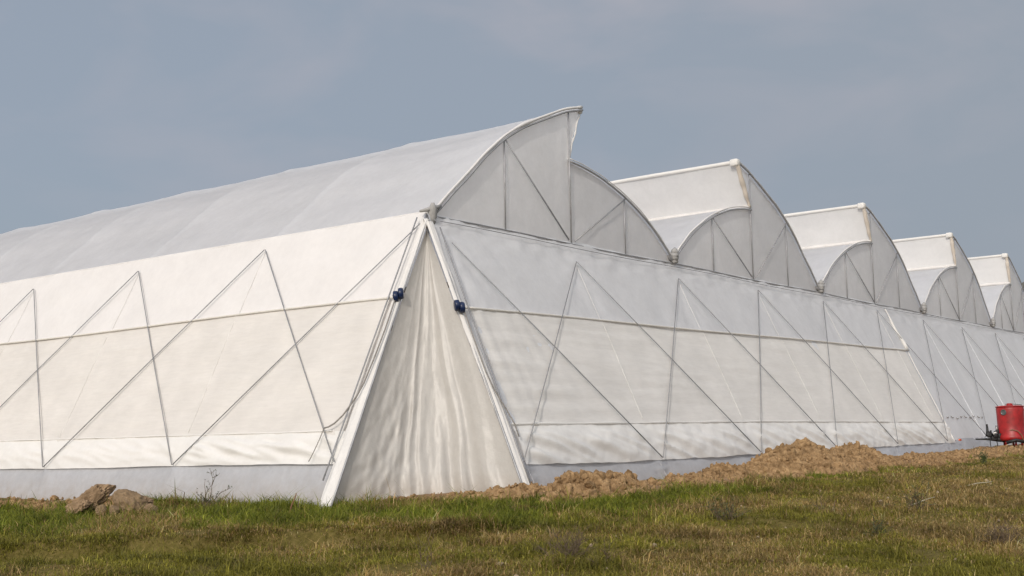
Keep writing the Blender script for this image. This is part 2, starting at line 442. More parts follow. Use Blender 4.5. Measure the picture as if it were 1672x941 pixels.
    w0 = .49
    xq = b.x0 + (b.xp-b.x0)*w0; strut((xq, yq, float(HG(xq))-.06), (xq, yq, float(top_at(b, xq))-.05))
    strut((xq, yq-.03, float(top_at(b, xq))-.06), (b.xp-.10, yq-.03, zc+.04))
    xq = b.x1 - (b.x1-b.xp)*w0; strut((xq, yq, float(HG(xq))-.06), (xq, yq, float(top_at(b, xq))-.05))
    strut((xq, yq-.03, float(top_at(b, xq))-.06), (b.xp+.10, yq-.03, zc+.04))
    # gutter in the valley, with the cloth bunched at its mouth
    if b.n > 0:
        g = MB(); a = np.linspace(math.pi, 2*math.pi, 9)
        P = [[(b.x0+.16*math.cos(q), y, float(HG(b.x0))+.10+.13*math.sin(q)+float(LZ(y))) for q in a] for y in np.arange(-.12, LEN, 1.0)]
        gt = g.grid(np.array(P)).build('gutter', M['steel'], GH)
        bl = MB(); n_ = 14
        pts = [(b.x0+.03*math.sin(k*1.9), -.10, float(HG(b.x0))+.26-.36*k/n_) for k in range(n_)]
        bl.tube(pts, [.035+.06*max(0, math.sin(math.pi*k/(n_-1)))**.7+.012*math.sin(k*2.3) for k in range(n_)], 10)
        bl.build('gutter_wrap', M['grey_cloth'], gt)

def PG_(x, z, off): return (x, -S1*(float(HG(x))-z)-.91*off, z+.41*off)
# gable row beam (two tubes) and the first eave
xb = np.linspace(-.05, VX[-1], 90)
MB().tube([(x, -.045, float(HG(x))-.075+.012*math.sin(x*.9)) for x in xb], .0145, 8).build('beam', M['steel'], GH)
MB().tube([PG_(x, float(HG(x))-.20+.015*math.sin(x*.8+.5), .065) for x in xb], .0075, 8).build('wire_rail', M['steel'], GH)
MB().tube([(.0, y, 5.04+float(LZ(y))) for y in np.arange(-.1, LEN, .8)], .03, 8).build('eave_tube', M['band'], GH)
# knot of cloth and clamps at the front corner
kn = MB()
kn.tube([(-.05, -.12, 5.17), (-.02, -.1, 5.08), (.0, -.07, 4.95), (.02, -.07, 4.80)], [.03, .07, .075, .025], 10)
kn.tube([(-.22, .02, 5.02), (.0, -.1, 5.09), (.16, -.12, 5.15)], [.02, .05, .025], 8)
kn.build('corner_wrap', M['grey_cloth'], GH)

# sloping walls ---------------------------------------------------------------
NG = np.array([0, -1, S1]); NG /= np.linalg.norm(NG); NG = np.array([0, -1/math.hypot(1, S1), -(-S1)/math.hypot(1, S1)])
NL = np.array([-1/math.hypot(1, S2), 0, S2/math.hypot(1, S2)])
def PG(x, z, off=0.0):
    x = np.asarray(x, float); z = np.asarray(z, float); y = -S1*(HG(x)-z)
    x, z, y, off = np.broadcast_arrays(x, z, y, np.asarray(off, float))
    return np.stack([x, y+NG[1]*off, z+NG[2]*off], -1)
def PL(y, z, off=0.0):
    y = np.asarray(y, float); z = np.asarray(z, float); x = -.05-S2*(5.04+LZ(y)-z)
    x, y, z, off = np.broadcast_arrays(x, y, z, np.asarray(off, float))
    return np.stack([x+NL[0]*off, y, z+NL[2]*off], -1)
XT = [0, 4, 8, 12, 16, 20, 24, 28, 32, 36, 56]; ZT = [4.48, 4.60, 4.70, 4.84, 4.93, 5.02, 5.04, 5.10, 5.18, 5.26, 5.6]
def zT(x): return np.interp(x, XT, ZT)
def zB(x): return np.interp(x, [-.4, 4, 8, 12, 16, 20, 40, 56], [.82, .84, .91, .99, 1.07, 1.14, 1.44, 1.7])
def zR(x): return 3.32 + .0262*np.asarray(x, float)
def zF(x): return np.interp(x, [0, 3, 8.7, 20, 40], [1.43, 1.48, 1.58, 1.71, 2.0])
XEND = 20.45
def wall(fn, a, z0, z1, nz, off, name, mat, parent=GH):
    """sheet on a sloping wall; z0, z1 functions of the run a, off(A, Z, T)"""
    A = np.repeat(a[None, :], nz, 0); T = np.repeat(np.linspace(0, 1, nz)[:, None], len(a), 1)
    Z = z0(a)[None, :] + (z1(a)-z0(a))[None, :]*T
    return MB().grid(fn(A, Z, off(A, Z, T))).build(name, mat, parent)
aG = np.concatenate([np.arange(-.12, 24, .10), np.arange(24, 38.0, .2)])
aL = np.concatenate([np.arange(.02, 16, .09), np.arange(16, LEN, .5)])
HALF = 3.93
def tie(A, m=HALF, ph0=0):      # 0 at a tie, 1 between
    return np.abs((((A-ph0)/m+.5) % 1)-.5)*2
def fan(A, Z, node_a, node_z, k, seed):
    """creases radiating from tie points"""
    ang = np.arctan2(Z-node_z, A-node_a); r = np.hypot(Z-node_z, A-node_a)
    return perlin(ang*k, r*.35, seed)*np.exp(-r/1.0)*np.minimum(1, r/.25)
# film apron of the gable row, full height
def off_ap(A, Z, T):
    o = .018*fbm(A*.55, Z*.6, 4, 200) + .005*fbm(A*2.2, Z*2.6, 3, 205)
    o = o + .020*tie(A)*np.sin(np.pi*T)
    up = np.exp(-((HG(A)-Z-.25)/.33)**2)
    o = o + up*.032*perlin(A*2.0+(HG(A)-Z)*3.0, (HG(A)-Z)*5.5-A*.8, 206)
    for k in range(0, 9):
        o = o + .04*fan(A, Z, k*HALF, zT(k*HALF), 7, 210+k)*np.exp(-np.abs(A-k*HALF)/1.2)
    o = o + .035*np.exp(-np.abs(A)/1.0)*perlin((A+.4)*6.0/(.35+.2*(HG(A)-Z)), Z*.35, 219)
    # straight ribs pressing through behind the film
    o = o + .008*np.exp(-((tie(A)/.022)**2))
    return o
wall(PG, aG, lambda a: zB(a)+.06, lambda a: HG(a)-.045, 76, off_ap, 'apron_film', M['apron'])
# net curtain over its lower part, hung from the roller
aN = np.arange(.06, XEND+.01, .085)
def off_net(A, Z, T):
    o = .032 + .014*fbm(A*.5, Z*.7, 4, 230) + .024*perlin(A*.35, Z*5.5, 233)*np.exp(-A/8) + .004*perlin(A*1.2, Z*13, 234)
    o = o + .008*np.exp(-((tie(A)/.03)**2)) + .02*tie(A)*np.sin(np.pi*T)
    o = o + .05*np.exp(-A/1.2)*perlin(A*3.2/(.4+.2*(5-Z)), Z*.4, 236)
    return o
wall(PG, aN, lambda a: zF(a)-.05, lambda a: zR(a), 52, off_net, 'net_curtain', M['net_gable'])
# bottom flap of the net, dragged into folds at the ties
def off_flap(A, Z, T, seed=240, depth=1.0):
    o = .032 + .035*np.sin(np.pi*T)
    node = np.round(A/HALF)*HALF
    sgn = np.where(A > node, 1.0, -1.0)
    d = A-node
    # long folds that start high on the left and run down to the right-hand tie
    q = (A % HALF)/HALF
    fold = .75-1.6*np.abs(perlin(A*.50 + T*.7, (T*1.0 + q*1.7)*2.7, seed)) + .35*perlin(A*.9+T, (T*1.0+q*1.7)*6, seed+9)
    o = o + depth*sstep(.0, .22, tie(A))*(.085*fold + .022*perlin(A*2.0+T*2, T*5+q*4, seed+3))*np.sin(np.pi*np.clip(T*.85+.13, 0, 1))
    o = o + .012*fbm(A*3, T*3, 3, seed+5)
    return o
fl = wall(PG, np.arange(.0, XEND+.06, .05), lambda a: zB(a)-.02+.02*perlin(a*.8, .5, 3)-.035*tie(a)*0, lambda a: zF(a), 22, off_flap, 'net_flap', M['flap'])
MB().tube([PG(a, zF(a)+.0, .045+.008*math.sin(a*3)) for a in np.arange(.0, XEND, .15)], [.014+.012*math.sin(a*1.7)**2 for a in np.arange(.0, XEND, .15)], 8).build('hem', M['flap'], fl)
# skirt down to the ground
def base_z_g(a):
    y = -S1*(HG(a)-.5); return height(a, y, False)-.22
def off_sk(A, Z, T):
    o = -.004 + .02*fbm(A*.8, Z*1.5, 4, 250)
    node = np.round(A/HALF)*HALF
    for sd in (0,):
        o = o + .05*perlin(np.arctan2(Z-zB(A), A-node)*3.5, np.hypot(Z-zB(A), A-node)*.5, 252)*np.exp(-np.abs(A-node)/.8)
    return o + .03*np.exp(-((A-node)/.06)**2)
wall(PG, aG, lambda a: base_z_g(a), lambda a: zB(a)+.10, 22, off_sk, 'skirt', M['skirt'])
# the white edge strip at the end of the net, above the roller
st = [PG(XEND+.10*(1-q)-.0, zR(XEND)+.03+(zT(20.0)+.10-zR(XEND))*q, .04+.015*math.sin(q*9)) for q in np.linspace(0, 1, 14)]
MB().tube(st, [.018+.035*(1-q)+.008*math.sin(q*13) for q in np.linspace(0, 1, 14)], 8).build('edge_strip', M['flap'], GH)
MB().tube([PG(XEND+.02+.015*math.sin(z*9), z, .05) for z in np.arange(float(zB(XEND)), float(zR(XEND)), .12)], .016, 6).build('edge_hem', M['flap'], GH)
# roller tube with its winding wheel
def wheel_pair(c, ax, parent):
    ax = Vector(ax).normalized(); q = ax.to_track_quat('Z', 'Y').to_matrix().to_4x4()
    for dz in (-.04, .04):
        Mx = Matrix.Translation(Vector(c)+ax*dz+Vector((0, 0, dz*-.5))) @ q
        MB().lathe([(.02, -.04), (.08, -.04), (.092, -.025), (.092, .025), (.08, .04), (.03, .042), (.02, .05)], 20, Mx).build('winch_wheel', M['blue'], parent)
rl = MB().tube([PG(a, zR(a)+.01*math.sin(a*.6), .058) for a in np.linspace(-.14, XEND+.18, 60)], .021, 10).build('curtain_roller', M['roller'], GH)
wheel_pair(PG(-.29, zR(-.22)-.02, .10), (.75, -.62, .1), rl)
rl2 = MB().tube([PL(a, 3.49+.006*a+.02*math.sin(a*.5)-.004, .058) for a in np.linspace(-.08, LEN-.5, 90)], .021, 10).build('curtain_roller', M['roller'], GH)
wheel_pair(PL(-.12, 3.49, .10), (-.62, .75, -.1), rl2)

# left wall
def off_lw(A, Z, T):
    o = .014*fbm(A*.5, Z*.6, 4, 300) + .02*tie(A, 3.87)*np.sin(np.pi*T) + .008*np.exp(-((tie(A, 3.87)/.03)**2))
    o = o + .012*perlin(A*1.4+(5.1-Z)*1.6, (5.1-Z)*2.2-A*.3, 303)
    return o + .02*np.exp(-np.abs(A)/.8)*perlin(A*7/(.4+.2*(5-Z)), Z*.4, 306)
wall(PL, aL, lambda a: .93+LZ(a), lambda a: 5.03+LZ(a), 70, off_lw, 'side_film', M['apron_white'])
def off_ln(A, Z, T):
    o = .032 + .012*fbm(A*.5, Z*.7, 4, 320) + .008*perlin(A*.3, Z*5.0, 323) + .004*perlin(A*1.2, Z*14, 324)
    return o + .008*np.exp(-((tie(A, 3.87)/.028)**2)) + .02*tie(A, 3.87)*np.sin(np.pi*T)
wall(PL, np.concatenate([np.arange(.10, 16, .09), np.arange(16, LEN, .5)]), lambda a: 1.30+.004*a, lambda a: 3.49+.006*a+.02*np.sin(a*.5), 50, off_ln, 'net_curtain', M['net'])
def off_lf(A, Z, T):
    o = .032 + .03*np.sin(np.pi*T)
    q = (A % 3.87)/3.87
    fold = .75-1.6*np.abs(perlin(A*.45 + T*.7, (T*1.0 + (1-q)*1.6)*2.6, 341)) + .3*perlin(A*.9+T, (T*1.0-q*1.6)*6, 349)
    dep = .45+.55*np.exp(-((A-2.0)/2.4)**2)
    return o + dep*sstep(.0, .22, tie(A, 3.87))*(.07*fold + .018*perlin(A*2.0+T*2, T*5-q*4, 343))*np.sin(np.pi*np.clip(T*.85+.13, 0, 1)) + .006*fbm(A*3, T*3, 3, 345)
fl = wall(PL, np.concatenate([np.arange(.0, 16, .05), np.arange(16, LEN, .4)]), lambda a: .865-.002*a+.012*perlin(a*.8, .5, 9), lambda a: 1.36+.004*a, 22, off_lf, 'net_flap', M['flap'])
MB().tube([PL(a, 1.36+.004*a, .042+.008*math.sin(a*3)) for a in np.arange(.35, LEN, .3)], .013, 8).build('hem', M['flap'], fl)
def off_ls(A, Z, T):
    node = np.round(A/3.87)*3.87
    return -.012 + .012*fbm(A*.8, Z*1.5, 4, 350) + .028*np.exp(-((A-node+(.8-Z)*.35)/.07)**2) + .02*perlin(np.arctan2(Z-.86, A-node)*3, .5, 352)*np.exp(-np.abs(A-node)/.5)
def base_z_l(a):
    x = -.05-S2*(5.04-.3); return height(np.full_like(a, x), a, False)-.2
wall(PL, aL, base_z_l, lambda a: .96+LZ(a)*0, 20, off_ls, 'skirt', M['skirt'])

# tie rods over the curtains: an A of two rods from every head point
for k in range(0, 10):
    xt = k*HALF + (.2 if k == 0 else 0)
    for d in (-1, 1):
        kb = k+d
        if kb < 0: continue
        xe = kb*HALF - (.18 if kb == 0 else 0)
        p = PG(xt+.012*d, zT(xt), .058); q = PG(xe+.012*-d, zB(xe), .12)
        MB().tube([p, (np.array(p)+q)/2+NG*.012, q], .0092, 6).build('tie_rod', M['wire'], GH)
for k in range(0, 11):
    yt = k*3.87
    for d in (-1, 1):
        kb = k+d
        if kb < 0: continue
        ye = kb*3.87
        p = PL(yt+.012*d, 4.79+.002*yt, .052); q = PL(ye-.012*d+(.0), .875-.003*ye, .095)
        MB().tube([p, (np.array(p)+q)/2+NL*.012, q], .0092, 6).build('tie_rod', M['wire'], GH)

# the cloth drawn tight over the straight ribs: a pale welt under every head point
for k in range(0, 10):
    xr = k*HALF+.015
    if k > 0:
        flat = (xr < XEND)
        zs = np.linspace(float(zT(xr)), float(zF(xr))+.06 if flat else float(zB(xr))+.02, 30)
        MB().tube([PG(xr+.012*math.sin(z*2.1+k), z, (.046 if flat and z < zR(xr) else .022)) for z in zs], [.0038 if flat else .006+.007*q for q in np.linspace(0, 1, 30)], 6).build('rib_seam', M['seam'] if flat else M['apron'], GH)
    MB().tube([PG(xr+.05*q, float(zB(xr))-.02-.45*q, .012) for q in np.linspace(0, 1, 6)], [.006+.012*q for q in np.linspace(0, 1, 6)], 6).build('rib_seam', M['skirt'], GH)
for k in range(1, 10):
    yr = k*3.87+.01
    zs = np.linspace(4.78, 1.42, 30)
    MB().tube([PL(yr+.012*math.sin(z*2.1+k), z, .046 if z < 3.45 else .018) for z in zs], .0048, 6).build('rib_seam', M['seam'], GH)

# front corner: banded edges, edge tubes, rope and the hanging curtain in the notch
def band(fn, c, hw, z0, z1, side, seed):
    zs = np.linspace(z0, z1, 90); s = np.linspace(-1, 1, 13)
    S, Zz = np.meshgrid(s, zs, indexing='ij')
    w = hw(Zz)
    A = c(Zz) + S*w
    off = .03 + .045*(1-S**2) + .035*perlin(S*2.2+Zz*.25, Zz*.45, seed)*(1-S**2*.5) + .01*perlin(S*5, Zz*2.5, seed+1)
    return MB().grid(fn(A, Zz, off)).build('edge_band', M['band'], GH)
band(PL, lambda z: -.05+0*z, lambda z: np.interp(z, [0, 5], [.14, .075]), .12, 4.86, -1, 400)
band(PG, lambda z: -.16-.02*(5-z)/5, lambda z: np.interp(z, [0, 5], [.12, .07]), .25, 4.80, 1, 410)
MB().tube([PL(-.20+.10*z/5, z, .04) for z in np.linspace(.1, 4.88, 12)], .017, 8).build('edge_tube', M['steel'], GH)
MB().tube([PL(.10-.02*z/5, z, .10) for z in np.linspace(.6, 4.88, 12)], .0125, 8).build('edge_tube', M['wire'], GH)
MB().tube([PG(-.33+.20*z/5, z, .04) for z in np.linspace(.28, 4.85, 12)], .017, 8).build('edge_tube', M['steel'], GH)
MB().tube([PG(-.20+.20*z/5, z, .10) for z in np.linspace(.5, 4.7, 12)], .0125, 8).build('edge_tube', M['wire'], GH)
rp = [(.46, 1.37), (.36, 1.39), (.26, 1.44), (.14, 1.56), (.05, 1.72), (-.02, 1.87), (-.07, 2.05), (-.10, 2.4), (-.12, 2.9), (-.11, 3.4)]
MB().tube([PL(y, z, .125) for y, z in rp], .012, 6).build('cord', M['rope'], GH)
MB().tube([PL(y, z, .12) for y, z in [(.46, 1.37), (.47, 1.2), (.50, 1.0), (.53, .87)]], .007, 6).build('cord', M['rope'], GH)
rp = [(-.24, 3.2), (-.26, 2.6), (-.27, 2.2), (-.22, 1.9), (-.10, 1.6), (-.04, 1.4), (-.05, 1.2)]
MB().tube([PG(x, z, .12) for x, z in rp], .011, 6).build('cord', M['rope'], GH)
# curtain
zz = np.concatenate([np.linspace(0, 1, 110)]); ss = np.linspace(0, 1, 150)
S, Tt = np.meshgrid(ss, zz, indexing='ij')
zlow = np.interp(ss, [0, .25, .5, .75, 1], [.05, .10, .18, .2, .2])[:, None]
Zc = zlow + (4.88-zlow)*Tt
A_ = PL(np.full_like(Zc, -.13), Zc, .0); B_ = PG(np.full_like(Zc, -.25), Zc, .0)
sp = (5.0-Zc)/5.0
Cc = np.stack([-.62*sp-.06, -.30*sp-.02, Zc], -1)
w0, w1, w2 = (1-S)**2, 2*S*(1-S), S**2
ww = 1.6                                       # weight that pulls it into the corner
den = w0+ww*w1+w2
P = (A_*w0[..., None]+Cc*(ww*w1)[..., None]+B_*w2[..., None])/den[..., None]
P[..., 2] = Zc
nrm = np.array([-.707, -.707, 0])
drop = np.clip((4.88-Zc)/4.6, 0, 1)
pin = np.minimum(1, np.minimum(S, 1-S)/.06)
Sw = S + .035*perlin(S*3, Zc*.7, 427)
pl = (.55-1.5*np.abs(perlin(Sw*6.5, Zc*.16, 420)))*.75 + perlin(Sw*13+Zc*.2, Zc*.3, 421)*.22*sstep(3.8, 1.2, Zc)
pl = np.sign(pl)*np.abs(pl)**.8
mid = np.exp(-((S-.62)/.28)**2)
cr = perlin(S*9+Zc*1.5, Zc*1.6-S*7, 424)*.6 + perlin(S*22-Zc*2, Zc*4+S*9, 425)*.3
lowleft = np.exp(-((S-.18)/.2)**2)*sstep(3.2, 1.0, Zc)
disp = drop**1.25*(.125*pl*mid + .035*pl + .075*cr*lowleft + .02*cr)*pin
P = P + nrm*disp[..., None]
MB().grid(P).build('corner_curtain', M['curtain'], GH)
# corner post standing in the notch, rear wall and far side that close the house
MB().tube([(.0, .04, .1), (.0, .04, 5.0)], .03, 8).build('corner_post', M['steel'], GH)
rw = MB()
for b in BAYS:
    xs = np.linspace(b.x0, b.x1, 30); zt = top_at(b, xs)
    rw.grid(np.array([[(x, LEN, .0) for x in xs], [(x, LEN, z+.3) for x, z in zip(xs, zt)]]))
rw.build('rear_wall', M['gable'], GH)
xe_ = VX[-1]
MB().grid(np.array([[(xe_+2.3, y, .6) for y in np.linspace(0, LEN, 20)], [(xe_, y, float(HG(xe_))) for y in np.linspace(0, LEN, 20)]])).build('side_film', M['apron'], GH)
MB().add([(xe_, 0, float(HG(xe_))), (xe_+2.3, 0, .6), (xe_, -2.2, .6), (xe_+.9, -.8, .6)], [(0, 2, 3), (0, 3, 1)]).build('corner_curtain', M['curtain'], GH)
# short row of stitching on the film near the foot, and an orange scrap tied at a peg
sm = MB()
for k in range(9):
    a = 20.9+.42*k+.1*math.sin(k*3.1)
    p = PG(a, 1.86+.01*k+.03*math.sin(k*2.2), .045); q = PG(a+.16, 1.84+.01*k+.03*math.sin(k*2.2+1), .05)
    sm.tube([p, (np.array(p)+q)/2+np.array([0, -.01, -.03]), q], .012, 6)
sm.build('stitching', M['rope'], GH)
p = PG(20.75, 1.16, .12)
MB().box(tuple(p-np.array([.09, .02, .03])), tuple(p+np.array([.09, .02, .03])), .012).build('peg_tag', M['tag'], GH)

# ------------------------------------------------------------------ soil heaps, berm rubble, clods
def ico(sub=2):
    import bmesh
    bm = bmesh.new(); bmesh.ops.create_icosphere(bm, subdivisions=sub, radius=1); bm.verts.ensure_lookup_table()
    v = np.array([q.co[:] for q in bm.verts]); f = [tuple(q.index for q in p.verts) for p in bm.faces]; bm.free(); return v, f
ICO1, ICO2, ICO4 = ico(1), ico(2), ico(5)
def lump(base, size, seed, rough=.25, freq=1.2, cut=0.0, fine=0.0):
    v, f = base
    out = []
    rr = random.Random(seed); o = Vector((rr.uniform(-50, 50), rr.uniform(-50, 50), rr.uniform(-50, 50)))
    planes = [Vector((rr.gauss(0, 1), rr.gauss(0, 1), rr.gauss(0, 1))).normalized() for _ in range(7)]
    pd = [rr.uniform(.5, .9) for _ in planes]
    for q in v:
        d = Vector(q); r = 1 + rough*mnoise.fractal(d*freq+o, 1, 2, 4) + rough*.35*mnoise.fractal(d*freq*4+o, .9, 2, 3) + (fine*(mnoise.turbulence(d*4.5+o, 4, False)-.8) if fine else 0)
        p = d*r
        if cut:
            for n_, k in zip(planes, pd):
                e = p.dot(n_)-k
                if e > 0: p -= n_*e*cut
        out.append((p.x*size[0], p.y*size[1], p.z*size[2]))
    return np.array(out), f
LUMPS1 = [lump(ICO1, (1, 1, 1), k, .30, 1.1, 1.0) for k in range(10)]
LUMPS2 = [lump(ICO2, (1, 1, 1), 50+k, .42, 1.5, .9) for k in range(10)]
def rotm(rr): return np.array(Euler((rr.uniform(0, 6.3), rr.uniform(0, 6.3), rr.uniform(0, 6.3))).to_matrix())
def scatter(mb, pts, sizes, rr, lib):
    for p, s in zip(pts, sizes):
        v, f = rr.choice(lib); sc = np.array([s*rr.uniform(.8, 1.4), s*rr.uniform(.7, 1.1), s*rr.uniform(.55, .9)])
        mb.add((v*sc) @ rotm(rr).T + np.asarray(p), f)
def heap(name, label, cx, cy, hx, hy, crest, seed, nclod, csize, rz=0.0, dz=0.0):
    """crest: list of (local x, height) along the heap; local coords, origin on the ground"""
    gz = float(height(cx, cy, False)); mb = MB()
    xs = np.linspace(-hx, hx, int(hx*2/.025)); ys = np.linspace(-hy, hy, int(hy*2/.025))
    X, Y = np.meshgrid(xs, ys, indexing='ij')
    cx_, ch = zip(*crest)
    H = np.interp(X + .22*perlin(X*1.1, Y*1.1, seed), cx_, ch)
    wy = hy*(.55+.45*np.clip(H/max(ch), 0, 1))
    prof = np.clip(1-(np.abs(Y+.12*perlin(X*1.5, Y*1.5, seed+1))/wy)**1.35, 0, 1)
    Hh = H*prof
    act = sstep(.01, .1, Hh)
    Hh = Hh + act*(.06*fbm(X*2.2, Y*2.2, 4, seed+2) + .07*np.abs(fbm(X*4.5, Y*4.5, 4, seed+5, .6)) - .04 + .02*fbm(X*13, Y*13, 2, seed+7))
    ct, st_ = math.cos(rz), math.sin(rz)
    gl = height(cx+X*ct-Y*st_, cy+X*st_+Y*ct, False)-gz
    Z = gl + Hh - .07*(1-act)
    mb.grid(np.stack([X, Y, Z], -1))
    rr = random.Random(seed); pts = []; sz = []
    while len(pts) < nclod:
        i = rr.randrange(len(xs)); j = rr.randrange(len(ys))
        if Hh[i, j] < .03: continue
        s = csize*rr.choice([.2, .25, .25, .3, .3, .35, .4, .45, .5, .6, .8, 1.1, 1.6, 2.0]) * rr.uniform(.7, 1.2)
        pts.append((xs[i], ys[j], Z[i, j]+s*.05)); sz.append(s)
    scatter(mb, pts, sz, rr, LUMPS2)
    o = mb.build(name, M['soil'], None, smooth=False); o.location = (cx, cy, gz+dz); o.rotation_euler.z = rz
    return tag(o, label, 'soil heap')
heap('soil_heap', 'tall brown heap of dug soil with a lower second hump by the wall', 8.0, -3.35, 3.6, 1.15,
     [(-3.0, 0), (-2.5, .10), (-2.05, .26), (-1.6, .46), (-1.2, .57), (-.6, .50), (-.1, .32), (.35, .26), (.9, .30), (1.5, .37), (2.1, .37), (2.45, .28), (2.7, .10), (2.9, 0)], 500, 2600, .034)
heap('soil_heap', 'small rubbly heap of brown clods just right of the corner curtain', .4, -3.0, 1.55, .75,
     [(-1.4, 0), (-1.05, .10), (-.7, .20), (-.3, .30), (0, .33), (.45, .27), (.8, .21), (1.05, .08), (1.3, 0)], 530, 1500, .044)
heap('soil_ridge', 'low broken ridge of soil between the small heap and the tall heap', 3.3, -2.95, 2.1, .6,
     [(-2.1, .02), (-1.4, .07), (-.9, .03), (-.2, .11), (.4, .07), (1.0, .13), (1.6, .11), (2.1, .04)], 570, 1000, .034)
heap('soil_ridge', 'low crumbly ridge of soil running from the tall heap to the red tank', 15.6, -3.15, 5.2, .75,
     [(-5.2, .04), (-4, .07), (-3, .05), (-1.6, .09), (0, .06), (1.5, .09), (3, .06), (4.2, .08), (5.2, .02)], 580, 1700, .034)
heap('soil_ridge', 'low crumbly soil ridge across the foot of the corner curtain', -.85, -1.45, 1.45, .55,
     [(-1.45, 0), (-1.0, .02), (-.4, .05), (.1, .07), (.6, .13), (1.1, .12), (1.45, .03)], 590, 900, .028, rz=-.78)
pl_ = ground_at(45, 834)
heap('soil_ridge', 'low crumbly soil ridge at the far left edge, left of the earth clods', float(pl_[0]), float(pl_[1]), 1.5, .5,
     [(-1.5, 0), (-1.0, .10), (-.5, .16), (0, .10), (.5, .15), (1.0, .10), (1.5, 0)], 600, 600, .03, rz=math.pi/2-.25)
pl_ = ground_at(175, 836)
heap('soil_heap', 'crumbly brown earth spread under and between the big clods on the left', float(pl_[0]), float(pl_[1])+.15, 1.05, .5,
     [(-1.05, 0), (-.7, .09), (-.3, .17), (.1, .13), (.5, .15), (.8, .07), (1.05, 0)], 620, 420, .04, rz=-YAW)
# loose rubble over the bare strip: too many to count
rr = random.Random(3); mb = MB(); pts = []; sz = []
while len(pts) < 5200:
    x = rr.uniform(-2.6, 24) if rr.random() < .85 else rr.uniform(-4.2, -2.5)
    y = (float(yb_bare(x)) + rr.uniform(-.35, 1.5)*rr.random()) if x > -2.5 else rr.uniform(2, 9)
    bm_ = float(bare_mask(np.array(x), np.array(y)))
    if rr.random() > bm_**1.5: continue
    if x > -.3 and y > -S1*(float(HG(x))-.5)-.05: continue
    s = .014*math.exp(rr.gauss(0, .7))*(1+.03*max(0, x)); s = min(s, .095)
    pts.append((x, y, float(height(x, y))+s*.25)); sz.append(s)
scatter(mb, pts, sz, rr, LUMPS1)
o = mb.build('soil_rubble', M['soil'], None, smooth=False); tag(o, 'crumbled brown clods scattered along the bare strip at the wall', 'rubble', kind='stuff')
rr = random.Random(5); mb = MB(); pts = []; sz = []
while len(pts) < 240:
    x = rr.uniform(-7, 8); y = rr.uniform(-11, -5.2)
    s = .014*math.exp(rr.gauss(0, .5)); pts.append((x, y, float(height(x, y))+.01+s*.3)); sz.append(min(s, .04))
scatter(mb, pts, sz, rr, LUMPS1)
o = mb.build('field_pebbles', M['pebble'], None, smooth=False); tag(o, 'small pale stones lying in the grazed grass', 'pebbles', kind='stuff')

# big clods lying in the grass to the left
DCL = 17.4
def clod(px, py, size, rot, seed, label, mat='clod', dz=.0, depth=None, rough=.22, cut=.7):
    p = CAM + ray(px, py)*(depth or DCL)
    v, f = lump(ICO4, size, seed, rough, 1.3, cut, .20 if mat == 'clod' else .11)
    v = v @ np.array(Euler(rot).to_matrix()).T
    o = MB().add(v, f).build('earth_clod', M[mat], None); o.location = p
    return tag(o, label, 'clod', 'earth clods dumped in the grass')
yw = -YAW      # local x points to the picture's right
clod(150, 817, (.42, .22, .18), (.1, -.62, yw), 11, 'large leaning brown earth clod, the tallest of the clods in the left grass', depth=17.5)
clod(212, 825, (.32, .24, .21), (.0, .55, yw), 12, 'broad clay lump sloping down to the right beside the leaning clod', 'stone', depth=17.35, rough=.12, cut=.4)
clod(198, 808, (.13, .10, .055), (.1, .0, yw), 13, 'flat dark clod perched behind the top of the broad clay lump', depth=17.8)
clod(236, 819, (.15, .12, .09), (0, .35, yw), 14, 'rough brown clod behind the right shoulder of the broad clay lump', depth=17.75)
clod(166, 834, (.10, .09, .10), (.1, .2, yw), 15, 'round pale clay lump under the right end of the leaning clod', 'stone', depth=17.1, rough=.15)
clod(186, 834, (.085, .09, .09), (.0, -.1, yw), 16, 'egg shaped clay lump between the round pale lump and the broad one', 'stone', depth=17.1, rough=.12)
clod(246, 832, (.115, .10, .085), (0, .3, yw), 17, 'low grey brown lump at the right end of the left-hand clods', 'stone', depth=17.2, rough=.16)
clod(128, 829, (.22, .16, .10), (0, -.35, yw), 18, 'crumbly low clod at the left foot of the leaning clod', depth=17.3, rough=.35)

# ------------------------------------------------------------------ weeds, twigs, sticks
def twig(mb, p, d, length, r, rr, depth, leaf=None):
    n = 6; pts = [Vector(p)]; d = Vector(d).normalized()
    for i in range(n):
        d = (d + Vector((rr.gauss(0, .16), rr.gauss(0, .16), rr.gauss(0, .10)))).normalized()
        pts.append(pts[-1]+d*length/n)
    mb.tube([q[:] for q in pts], [r*(1-.75*i/n) for i in range(n+1)], 5)
    if leaf is not None:
        for q in pts[2:]:
            for _ in range(2):
                a = Vector((rr.gauss(0, 1), rr.gauss(0, 1), rr.gauss(.3, .6))).normalized(); l = rr.uniform(.012, .03); w_ = a.cross(Vector((0, 0, 1))).normalized()*l*.3
                leaf.add([q[:], (q+a*l*.5+w_)[:], (q+a*l)[:], (q+a*l*.5-w_)[:]], [(0, 1, 2, 3)])
    if depth > 0:
        for _ in range(rr.randint(2, 4)):
            i = rr.randint(2, n-1); s = Vector((rr.gauss(0, 1), rr.gauss(0, 1), rr.uniform(-.1, .9)))
            twig(mb, pts[i], d*.7+s*.8, length*rr.uniform(.3, .55), r*.6, rr, depth-1, leaf)
